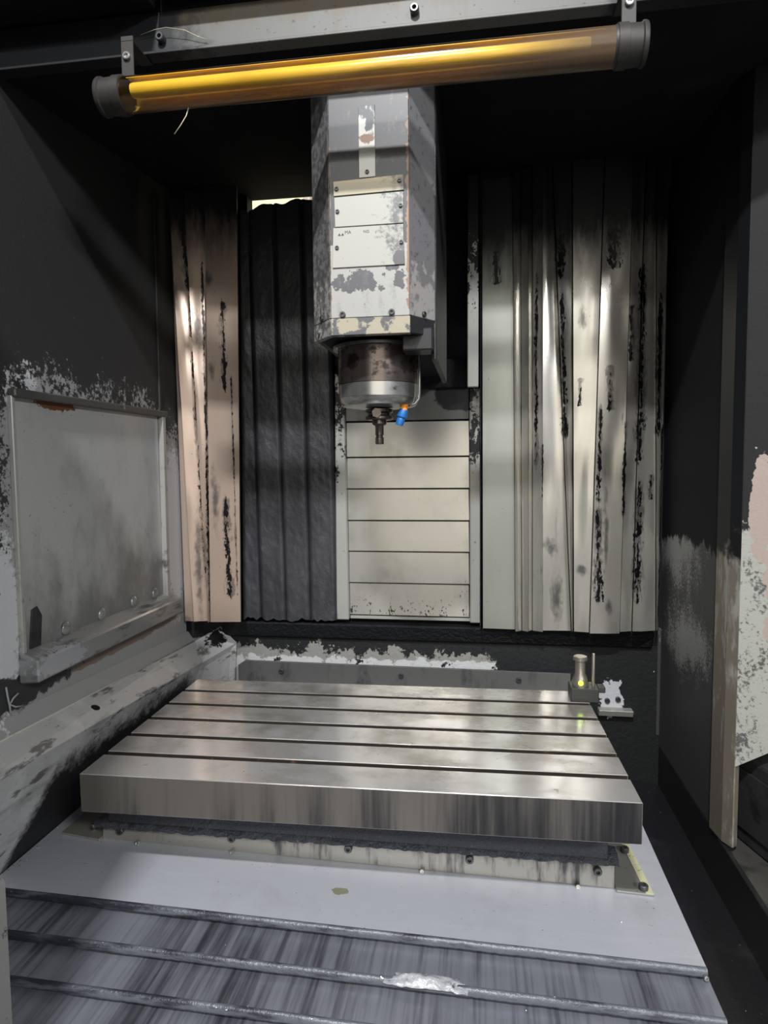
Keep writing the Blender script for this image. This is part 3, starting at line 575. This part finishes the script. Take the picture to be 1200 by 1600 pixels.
# ---- tool setter on the table's back right corner
ts = thing('tool_setter', 'tool setting probe with glowing green light on the back right table corner', 'tool setter', (0.278, 1.80, 0.900))
box('base_block', 0.243, 0.316, 1.772, 1.835, 0.9005, 0.938, m_block, ts, bevel=0.002)
box('side_lug', 0.316, 0.336, 1.79, 1.82, 0.922, 0.938, m_block, ts, bevel=0.002)
lathe('probe_stem', [(0.022, 0.0), (0.022, 0.008), (0.019, 0.022), (0.0135, 0.034), (0.0135, 0.068), (0.019, 0.070), (0.019, 0.078), (0.017, 0.080)], (0.271, 1.805, 0.938), Z, m_setter, ts)
lathe('guide_pin', [(0.0045, 0), (0.0045, 0.088), (0.0035, 0.09)], (0.305, 1.80, 0.938), Z, m_setter, ts, 12)
lathe('indicator_light', [(0.0065, 0), (0.006, 0.004), (0.003, 0.0065)], (0.270, 1.785, 0.949), (0, -1, 0.1), m_led, ts, 16, label='glowing yellow-green indicator light')

# ---- rear way cover plate behind the table
rc = thing('rear_cover', 'dull grey rear cover plate with bolts between the table and black wall', 'cover', (-0.28, 2.2, 0.65))
prism('upright_plate', [(-0.862, 2.20, 0.655), (0.30, 2.20, 0.655), (0.30, 2.20, 0.842), (-0.835, 2.20, 0.848), (-0.862, 2.20, 0.83)], (0, 0.01, 0), m_rearplate, rc, bevel=0.001)
hexa('flat_plate', [(-0.88, 1.86, 0.735), (0.30, 1.86, 0.735), (0.30, 2.20, 0.735), (-0.88, 2.20, 0.735)], [(-0.88, 1.86, 0.741), (0.30, 1.86, 0.741), (0.30, 2.20, 0.760), (-0.88, 2.20, 0.760)], m_rearplate, rc, bevel=0.001)
for x in (-0.70, -0.27, 0.13): bolt((x, 2.20, 0.815), (0, -1, 0), m_bolt, rc, 0.009, 0.008)

# ---- chip trough and dark things at the right
tr = thing('chip_trough', 'oily black chip trough between the way cover and right wall', 'trough', (0.5, 1.5, 0.43))
hexa('trough_floor', [(0.36, 0.7, 0.43), (0.60, 0.7, 0.43), (0.60, 2.26, 0.43), (0.36, 2.26, 0.43)], [(0.36, 0.7, 0.475), (0.60, 0.7, 0.45), (0.60, 2.26, 0.45), (0.36, 2.26, 0.475)], m_trough, tr, bevel=0)
box('curb', 0.60, 0.612, 0.7, 2.26, 0.43, 0.588, m_trough, tr, bevel=0.002)
structure(hexa('floor_side', [(0.612, 0.7, 0.50), (1.5, 0.7, 0.50), (1.5, 2.3, 0.50), (0.612, 2.3, 0.50)], [(0.612, 0.7, 0.575), (1.5, 0.7, 0.60), (1.5, 2.3, 0.60), (0.612, 2.3, 0.575)], m_shelf, bevel=0))
cv = thing('chip_conveyor', 'dark sloped conveyor housing under the flaking right panel', 'conveyor', (0.86, 1.6, 0.59))
prism('housing', [(0.645, 1.76, 0.580), (0.645, 1.76, 0.80), (0.72, 1.76, 0.86), (1.2, 1.76, 0.86), (1.2, 1.76, 0.595)], (0.13, -0.45, -0.0), m_dark, cv, bevel=0.004)
prism('inspection_plate', [(0.655, 1.72, 0.62), (0.655, 1.72, 0.77), (0.690, 1.60, 0.77), (0.690, 1.60, 0.62)], (-0.006, -0.003, 0), m_dark, cv, bevel=0.001)
fp = structure(box('trim_4', -0.98, -0.766, 0.885, 0.92, 0.42, 0.875, m_rail, bevel=0.004))

# ---- Z-axis slat cover on the column
sc = thing('column_cover', 'stack of brushed steel slats between two rails behind the spindle', 'slat cover', (-0.25, 2.25, 1.0))
zs = [1.694, 1.571, 1.461, 1.350, 1.241, 1.129, 1.014]
xl = lambda z: -0.463 + (1.74 - z) * 0.009
for i in range(6):
    z1, z0 = zs[i] - 0.0018, zs[i + 1] + 0.0018
    tilt = 0.006
    hexa('slat', [(xl(z0), 2.248 - tilt, z0), (-0.036, 2.248 - tilt, z0), (-0.036, 2.262, z0), (xl(z0), 2.262, z0)],
         [(xl(z1), 2.248, z1), (-0.038, 2.248, z1), (-0.038, 2.262, z1), (xl(z1), 2.262, z1)], m_slat, sc, bevel=0.0015)
hexa('top_slat', [(-0.463, 2.244, 1.697), (-0.038, 2.244, 1.697), (-0.038, 2.262, 1.697), (-0.463, 2.262, 1.697)],
     [(-0.463, 2.250, 1.83), (-0.038, 2.250, 1.83), (-0.038, 2.262, 1.83), (-0.463, 2.262, 1.83)], m_slat_dark, sc, bevel=0.001, label='dark greasy slat at the top of the stack')
box('bottom_lip', -0.455, -0.033, 2.238, 2.262, 1.002, 1.012, m_rail, sc, bevel=0.001)
hexa('side_rail', [(-0.502, 2.222, 1.000), (-0.457, 2.222, 1.000), (-0.457, 2.262, 1.0), (-0.502, 2.262, 1.0)], [(-0.497, 2.222, 1.86), (-0.464, 2.222, 1.86), (-0.464, 2.262, 1.86), (-0.497, 2.262, 1.86)], m_rail, sc, bevel=0.003)
hexa('side_rail', [(-0.034, 2.222, 1.000), (0.003, 2.222, 1.000), (0.003, 2.262, 1.0), (-0.034, 2.262, 1.0)], [(-0.037, 2.222, 1.80), (0.000, 2.222, 1.80), (0.000, 2.262, 1.80), (-0.037, 2.262, 1.80)], m_rail, sc, bevel=0.003)
box('sludge_bank', -0.46, -0.04, 2.225, 2.262, 1.80, 1.90, m_gunk, sc, bevel=0.012, seg=2, label='black sludge caked above the top slat')
cr = box('column_rail', -0.041, -0.006, 2.135, 2.16, 1.792, 2.45, m_rail_white, bevel=0.002)
tag(cr, 'narrow chipped white upright rail right of the spindle head, sooty towards its top', 'rail')
st = thing('column_standoff', 'sooty black standoff holding the chipped white rail', 'standoff', (-0.02, 2.2, 1.82))
box('post', -0.036, -0.002, 2.1605, 2.274, 1.81, 2.47, m_black, st, bevel=0.002)
box('edge_strip', -0.001, 0.003, 2.15, 2.222, 1.0, 2.45, m_gunk, st, bevel=0.0005)

# ---- left stack of vertical warm sheets
ls = thing('sheet_curtain', 'steel sheets with painted warm reflection and black streaks hanging left of the black curtain', 'sheet cover', (-0.93, 2.15, 1.0))
def leaf(name, xt0, xt1, xb0, xb1, zt, zb, y0, y1, mat, parent, wob=0.003, thick=0.006, seed=0, label=None):
    def P(u, v):
        x = (xb0 + (xb1 - xb0) * u) * (1 - v) + (xt0 + (xt1 - xt0) * u) * v
        z = zb + (zt - zb) * v
        y = y0 + (y1 - y0) * u + wob * nz(u * 1.2 + seed * 9.1, v * 3.2, seed, 1.0) * (0.4 + u * (1 - u) * 3) + wob * 0.5 * nz(u * 2 + seed, v * 9, seed + 4, 1.0)
        return (x, y, z)
    return sheet(name, P, 6, 40, (0, thick, 0), mat, parent, label=label)
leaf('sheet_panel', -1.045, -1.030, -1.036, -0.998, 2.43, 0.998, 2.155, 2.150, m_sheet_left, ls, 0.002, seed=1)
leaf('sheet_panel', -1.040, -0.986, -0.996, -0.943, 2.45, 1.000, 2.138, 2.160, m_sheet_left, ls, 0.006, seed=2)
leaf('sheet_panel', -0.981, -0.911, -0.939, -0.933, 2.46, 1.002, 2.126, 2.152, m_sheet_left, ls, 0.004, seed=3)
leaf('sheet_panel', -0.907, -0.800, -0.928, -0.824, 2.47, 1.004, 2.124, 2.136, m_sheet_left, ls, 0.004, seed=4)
# ---- black pleated curtain
cu = thing('black_curtain', 'black pleated curtain with ragged top hanging between warm sheets and slats', 'curtain', (-0.67, 2.22, 1.0))
tops = [-0.820, -0.790, -0.700, -0.602, -0.507, -0.46]
bots = [-0.846, -0.776, -0.684, -0.594, -0.499, -0.497]
for i in range(4):
    def P(u, v, i=i):
        x = (bots[i] + (bots[i + 1] - bots[i]) * u) * (1 - v) + (tops[i] + (tops[i + 1] - tops[i]) * u) * v
        zt = 2.432 + 0.018 * nz(x * 22, 0, 1.3, 1.0) - 0.016 * math.exp(-((x + 0.80) / 0.03) ** 2) + 0.012 * math.exp(-((x + 0.62) / 0.035) ** 2)
        zb = 0.998 + 0.012 * nz(x * 60, 0, 4.4, 1.0)
        z = zb + (zt - zb) * v
        b = 0.010 * min(1.0, math.sin(math.pi * u) * 3.0) if 0 < u < 1 else 0.0
        lowv = 1.0 - v
        y = 2.225 - b - 0.012 * (1 - u) * 0.6 + (0.003 * nz(x * 16, z * 5, i, 1.0) + 0.0016 * nz(x * 60 + z * 20, z * 34, i + 7, 1.0)) * (0.2 + 1.1 * lowv)
        return (x, y, z)
    sheet('pleat', P, 18, 130, (0, 0.005, 0), m_curtain, cu)
# ---- right stack of folded bright sheets
rs = thing('folded_sheet_cover', 'tall bright folded steel sheets hanging on the right side of the column', 'sheet cover', (0.3, 2.2, 1.0))
leaf('sheet_panel', 0.005, 0.100, 0.010, 0.116, 2.46, 0.990, 2.196, 2.192, m_sheet_pale, rs, 0.0015, seed=11, label='pale flat panel next to the rail')
R = [(0.101, 0.126, 0.117, 0.139, 2.178, 2.196, 2.475, 0.986), (0.127, 0.149, 0.140, 0.158, 2.190, 2.176, 2.48, 0.987), (0.150, 0.163, 0.159, 0.173, 2.178, 2.192, 2.485, 0.989),
     (0.164, 0.193, 0.174, 0.205, 2.186, 2.172, 2.49, 0.989), (0.194, 0.222, 0.206, 0.297, 2.178, 2.188, 2.50, 0.992), (0.223, 0.283, 0.2975, 0.304, 2.164, 2.184, 2.505, 0.994),
     (0.285, 0.379, 0.306, 0.351, 2.174, 2.166, 2.51, 0.993), (0.381, 0.466, 0.353, 0.447, 2.156, 2.168, 2.515, 0.992), (0.468, 0.504, 0.449, 0.487, 2.170, 2.182, 2.515, 0.997),
     (0.506, 0.537, 0.489, 0.563, 2.172, 2.190, 2.515, 0.999), (0.539, 0.580, 0.565, 0.577, 2.184, 2.205, 2.515, 1.000)]
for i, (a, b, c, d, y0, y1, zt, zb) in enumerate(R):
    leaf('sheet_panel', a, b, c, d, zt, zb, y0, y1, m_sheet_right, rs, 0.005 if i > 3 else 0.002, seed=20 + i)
box('top_hanger', -0.0, 0.59, 2.20, 2.235, 2.40, 2.49, m_black, rs, bevel=0.002)

# ---- spindle head
hd = thing('spindle_head', 'spindle head with peeling white front, info plates and browned round spindle', 'spindle head', (-0.24, 1.6, 1.69))
ztop = 2.425
def hv(z0, z1, y_f, y_b, xs):
    (fx0, fx1, bx0, bx1) = xs
    return [(fx0, y_f, z0), (fx1, y_f, z0), (bx1, y_b, z0), (bx0, y_b, z0)], [(fx0, y_f, z1), (fx1, y_f, z1), (bx1, y_b, z1), (bx0, y_b, z1)]
b4, t4 = hv(1.863, ztop, 1.42, 1.44, (-0.324, -0.150, -0.324, -0.150))
hexa('front_plate', b4, t4, m_head, hd, bevel=0.0015)
hexa('left_bevel_plate', [(-0.382, 1.50, 1.866), (-0.3245, 1.4205, 1.864), (-0.3245, 1.4385, 1.864), (-0.372, 1.505, 1.866)], [(-0.382, 1.50, ztop), (-0.3245, 1.4205, ztop), (-0.3245, 1.4385, ztop), (-0.372, 1.505, ztop)], m_bevel, hd, bevel=0.001)
hexa('right_bevel_plate', [(-0.1495, 1.4205, 1.864), (-0.101, 1.50, 1.866), (-0.109, 1.505, 1.866), (-0.1495, 1.4385, 1.864)], [(-0.1495, 1.4205, ztop), (-0.101, 1.50, ztop), (-0.109, 1.505, ztop), (-0.1495, 1.4385, ztop)], m_bevel, hd, bevel=0.001)
bd = hexa('lower_band', [(-0.322, 1.418, 1.826), (-0.149, 1.418, 1.826), (-0.149, 1.438, 1.826), (-0.322, 1.438, 1.826)], [(-0.3235, 1.418, 1.862), (-0.1495, 1.418, 1.862), (-0.1495, 1.438, 1.862), (-0.3235, 1.438, 1.862)], m_head_band, hd, bevel=0.001, label='cream band with grey bare patches')
hexa('left_lower_band', [(-0.382, 1.499, 1.829), (-0.3225, 1.4185, 1.826), (-0.3225, 1.438, 1.826), (-0.37, 1.51, 1.829)], [(-0.383, 1.499, 1.864), (-0.324, 1.4185, 1.8625), (-0.324, 1.438, 1.8625), (-0.37, 1.51, 1.864)], m_bevel, hd, bevel=0.001)
hexa('right_lower_band', [(-0.1485, 1.4185, 1.826), (-0.102, 1.499, 1.832), (-0.112, 1.51, 1.832), (-0.1485, 1.438, 1.826)], [(-0.149, 1.4185, 1.8625), (-0.101, 1.499, 1.866), (-0.111, 1.51, 1.866), (-0.149, 1.438, 1.8625)], m_dark, hd, bevel=0.001)
prism('head_body', [(-0.370, 1.512, 1.835), (-0.318, 1.441, 1.835), (-0.155, 1.441, 1.835), (-0.112, 1.512, 1.835), (-0.112, 2.20, 1.835), (-0.370, 2.20, 1.835)], (0, 0, 0.585), m_black, hd)
box('side_plate', -0.111, -0.098, 1.505, 1.95, 1.782, 2.42, m_dark, hd, bevel=0.002)
box('side_plate', -0.384, -0.371, 1.505, 2.10, 1.835, 2.42, m_dark, hd, bevel=0.002)
for (x, z) in ((-0.297, 1.870), (-0.189, 1.871)): bolt((x, 1.42, z), (0, -1, 0), m_bolt, hd, 0.0065, 0.006)
bolt((-0.124, 1.4605, 1.873), (0.85, -0.52, 0), m_bolt, hd, 0.006, 0.005)
bolt((-0.352, 1.457, 1.872), (-0.8, -0.6, 0), m_bolt, hd, 0.006, 0.005); bolt((-0.362, 1.470, 1.845), (-0.8, -0.6, 0), m_boltlight, hd, 0.005, 0.005)
def plate(name, pts, mat, y=1.4198, t=0.003, label=None):
    return prism(name, [(x, y, z) for x, z in pts], (0, -t, 0), mat, hd, bevel=0.0005, label=label)
plate('vertical_strip', [(-0.257, 2.155), (-0.222, 2.156), (-0.222, 2.303), (-0.257, 2.302)], m_strip, label='worn white vertical strip above the plates')
plate('info_plate', [(-0.313, 2.121), (-0.161, 2.124), (-0.162, 2.156), (-0.314, 2.151)], m_plate_cream, label='cream stained plate, topmost of three')
plate('info_plate', [(-0.311, 2.056), (-0.163, 2.056), (-0.162, 2.121), (-0.312, 2.118)], m_plate_white, label='white plate in the middle')
p3 = plate('info_plate', [(-0.318, 1.970), (-0.160, 1.970), (-0.163, 2.054), (-0.315, 2.054)], m_plate_white, y=1.4196, label='white plate with worn print, lowest of three')
for x, z in ((-0.306, 2.135), (-0.170, 2.143), (-0.305, 2.088), (-0.168, 2.092), (-0.307, 2.012), (-0.167, 2.016), (-0.239, 2.166)): bolt((x, 1.4168, z), (0, -1, 0), m_bolt, hd, 0.0042, 0.004, 'screw')
def text(body, size, x, y, z, mat, parent, name):
    cu = bpy.data.curves.new(name, 'FONT'); cu.body = body; cu.size = size; cu.extrude = 0.0002
    t = bpy.data.objects.new(name, cu); COL.objects.link(t)
    dg = bpy.context.evaluated_depsgraph_get(); me = bpy.data.meshes.new_from_object(t.evaluated_get(dg))
    COL.objects.unlink(t); bpy.data.objects.remove(t); bpy.data.curves.remove(cu)
    me.transform(Matrix.Rotation(math.pi / 2, 4, 'X')); me.materials.clear(); me.materials.append(mat)
    o = bpy.data.objects.new(name, me); COL.objects.link(o); o.parent = parent
    o.location = Vector((x, y, z)) - wloc(parent)
    return o
text('MA', 0.010, -0.290, 1.4164, 2.040, m_ink, p3, 'lettering')
text('NG', 0.0085, -0.249, 1.4164, 2.040, m_ink, p3, 'lettering')
text('\u25b2\u25b2', 0.007, -0.305, 1.4164, 2.037, m_ink, p3, 'emblem')
# spindle
SXY = (-0.246, 1.60)
lathe('flange_ring', [(0.112, 0.0), (0.112, 0.006), (0.106, 0.010)], (SXY[0], SXY[1], 1.822), Z, m_nose, hd, 64)
lathe('spindle_housing', [(0.099, 0.0), (0.100, 0.02), (0.100, 0.083), (0.097, 0.087)], (SXY[0], SXY[1], 1.737), Z, m_spindle, hd, 64)
lathe('spindle_nose', [(0.060, -0.004), (0.088, 0.0), (0.095, 0.008), (0.097, 0.017), (0.0975, 0.0185), (0.0985, 0.019), (0.099, 0.050)], (SXY[0], SXY[1], 1.686), Z, m_nose, hd, 64)
lathe('nose_screw', [(0.004, 0), (0.004, 0.003), (0.002, 0.003)], (-0.196, 1.5155, 1.722), (0.5, -0.86, 0), m_bolt, hd, 12)
box('sensor_box', -0.172, -0.104, 1.46, 1.53, 1.796, 1.845, m_box, hd, bevel=0.003, label='black sensor box at the right of the spindle')
box('sensor_plate', -0.104, -0.099, 1.49, 1.56, 1.78, 1.86, m_dark, hd, bevel=0.001)
tube('coolant_pipe', [(-0.145, 1.575, 1.81), (-0.1445, 1.575, 1.75), (-0.1445, 1.575, 1.715), (-0.146, 1.575, 1.70), (-0.155, 1.573, 1.688), (-0.172, 1.57, 1.684)], 0.0032, m_pipe, hd, 8)
nzl = lathe('coolant_joint', [(0.008, 0.0), (0.0105, -0.004), (0.0105, -0.010), (0.008, -0.014), (0.009, -0.018), (0.0095, -0.022), (0.007, -0.027)], (-0.180, 1.56, 1.693), (0.05, 0.1, 1), m_orange, hd, 20, label='orange ball joint of the coolant nozzle')
lathe('nozzle_tip', [(0.0105, 0.004), (0.0125, -0.006), (0.0125, -0.014), (0.009, -0.018), (0.010, -0.022), (0.009, -0.034), (0.0055, -0.034)], (-0.1815, 1.558, 1.670), (0.32, 0.05, 1), m_blue, nzl, 20, label='blue coolant nozzle')
# tool holder gripped in the spindle
th = thing('tool_holder', 'dark steel tool holder with slim shank clamped in the spindle nose', 'tool holder', (SXY[0], SXY[1], 1.593))
lathe('flange', [(0.030, 0.0), (0.034, 0.003), (0.034, 0.008), (0.028, 0.011), (0.028, 0.016), (0.034, 0.019), (0.034, 0.026), (0.026, 0.028)], (SXY[0], SXY[1], 1.653), Z, m_tool, th, 40)
lathe('drive_key', [(0.010, 0), (0.012, 0.003), (0.012, 0.012)], (SXY[0], 1.567, 1.668), (0, -1, 0), m_tool, th, 6)
lathe('collet_nut', [(0.013, 0.0), (0.018, 0.004), (0.018, 0.012), (0.022, 0.014)], (SXY[0], SXY[1], 1.640), Z, m_tool, th, 24)
lathe('shank', [(0.010, 0.0), (0.0105, 0.002), (0.0105, 0.016), (0.0085, 0.018), (0.0085, 0.021), (0.0105, 0.023), (0.0105, 0.046), (0.013, 0.050)], (SXY[0], SXY[1], 1.594), Z, m_tool, th, 24)

# ---- tube lamp under the beam
lt = thing('tube_lamp', 'amber-stained glass tube lamp hanging under the roof beam', 'lamp', (-0.24, 1.28, 2.295))
LC = (1.28, 2.290)
lathe('glass_tube', [(0.0325, -0.712), (0.033, -0.708), (0.033, 0.238), (0.0325, 0.243)], (0, *LC), X, m_glass, lt, 40)
lathe('fluorescent_tube', [(0.013, -0.69), (0.014, -0.685), (0.014, 0.19), (0.013, 0.195)], (0, LC[0] - 0.006, LC[1] + 0.004), X, m_reflector, lt, 20)
def refl(u, v):
    a = math.radians(-70 + 185 * v)
    return (-0.70 + 0.92 * u, LC[0] + 0.0290 * math.cos(a), LC[1] + 0.0290 * math.sin(a))
sheet('reflector', refl, 2, 16, (0, 0.0, 0.0012), m_reflector, lt, label='yellowed inner reflector')
lathe('end_collar', [(0.020, -0.760), (0.035, -0.760), (0.0365, -0.757), (0.0365, -0.752), (0.0335, -0.750), (0.0345, -0.725), (0.0345, -0.712), (0.0330, -0.706)], (0, *LC), X, m_collar, lt, 40)
lathe('end_collar', [(0.020, 0.292), (0.035, 0.292), (0.0365, 0.289), (0.0365, 0.284), (0.0335, 0.282), (0.0345, 0.260), (0.0345, 0.240), (0.0330, 0.236)], (0, *LC), X, m_collar, lt, 40)
for x0, bx in ((-0.722, -0.700), (0.244, 0.262)):
    lathe('clamp_band', [(0.0335, 0), (0.0365, 0.001), (0.0365, 0.019), (0.0335, 0.020)], (x0 - 0.004, *LC), X, m_collar, lt, 40)
    box('hanger_tab', bx - 0.013, bx + 0.013, 1.276, 1.280, LC[1] + 0.034, 2.402, m_collar, lt, bevel=0.001)
    bolt((bx, 1.276, 2.362), (0, -1, 0), m_boltlight, lt, 0.008, 0.006)
    box('hanger_foot', bx - 0.013, bx + 0.013, 1.276, 1.357, 2.3905, 2.3935, m_collar, lt, bevel=0.001)

# ---- loose swarf threads and chips
sw = tube('swarf_thread', [(-0.70, 1.332, 2.438), (-0.665, 1.328, 2.4425), (-0.64, 1.326, 2.443), (-0.60, 1.326, 2.434), (-0.575, 1.330, 2.422), (-0.555, 1.332, 2.4145)], 0.0007, m_wire, None, 5)
tag(sw, 'thin curled swarf thread snagged on the left bolt of the beam', 'swarf')
sw = tube('swarf_curl', [(-0.575, 1.281, 2.258), (-0.580, 1.279, 2.240), (-0.592, 1.278, 2.222), (-0.606, 1.278, 2.206)], 0.0011, m_wire, None, 5)
tag(sw, 'pale sliver of swarf dangling below the tube lamp', 'swarf')
def chips(name, spots, label):
    v = []; f = []
    for (p, s) in spots:
        b = len(v); p = Vector(p)
        d = [Vector((random.uniform(-1, 1), random.uniform(-1, 1), random.uniform(0, 0.9))) * s for _ in range(4)]
        v += [p + q for q in d]; f += [(b, b + 1, b + 2), (b, b + 3, b + 1), (b + 1, b + 3, b + 2), (b, b + 2, b + 3)]
    o = obj(name, v, f, m_chip); o['kind'] = 'stuff'
    return tag(o, label, 'chips')
sp = []
for i, y0 in enumerate(fronts[:4]):
    for _ in range(46):
        x = random.uniform(-1.0, 0.40); sp.append(((x, y0 - 0.006 + random.gauss(0, 0.004), zc(x, 0.021 * i) + 0.0005), random.choice((0.0012, 0.0015, 0.002, 0.0028))))
for _ in range(70):
    x = random.uniform(-1.0, 0.38); y = random.uniform(1.0, 1.37)
    k = 0 if y > 1.183 else 1 if y > 1.098 else 2
    sp.append(((x, y, zc(x, 0.021 * k) + 0.0005), random.choice((0.001, 0.0012, 0.0018))))
for _ in range(40):
    y = random.uniform(1.20, 1.42); sp.append(((-1.028 + random.uniform(0, 0.02), y, zc(-1.02, 0) + 0.0005), random.choice((0.0015, 0.002, 0.003))))
chips('metal_chips', sp, 'scattered bright metal chips on the way cover plates and wiper lips')
sp = []
for _ in range(60):
    x = random.uniform(0.41, 0.59); y = random.uniform(1.2, 2.2); sp.append(((x, y, 0.475 - (x - 0.36) / 0.24 * 0.025 + 0.0005), random.choice((0.001, 0.0015, 0.0022))))
chips('trough_chips', sp, 'few bright metal chips lying in the black trough')
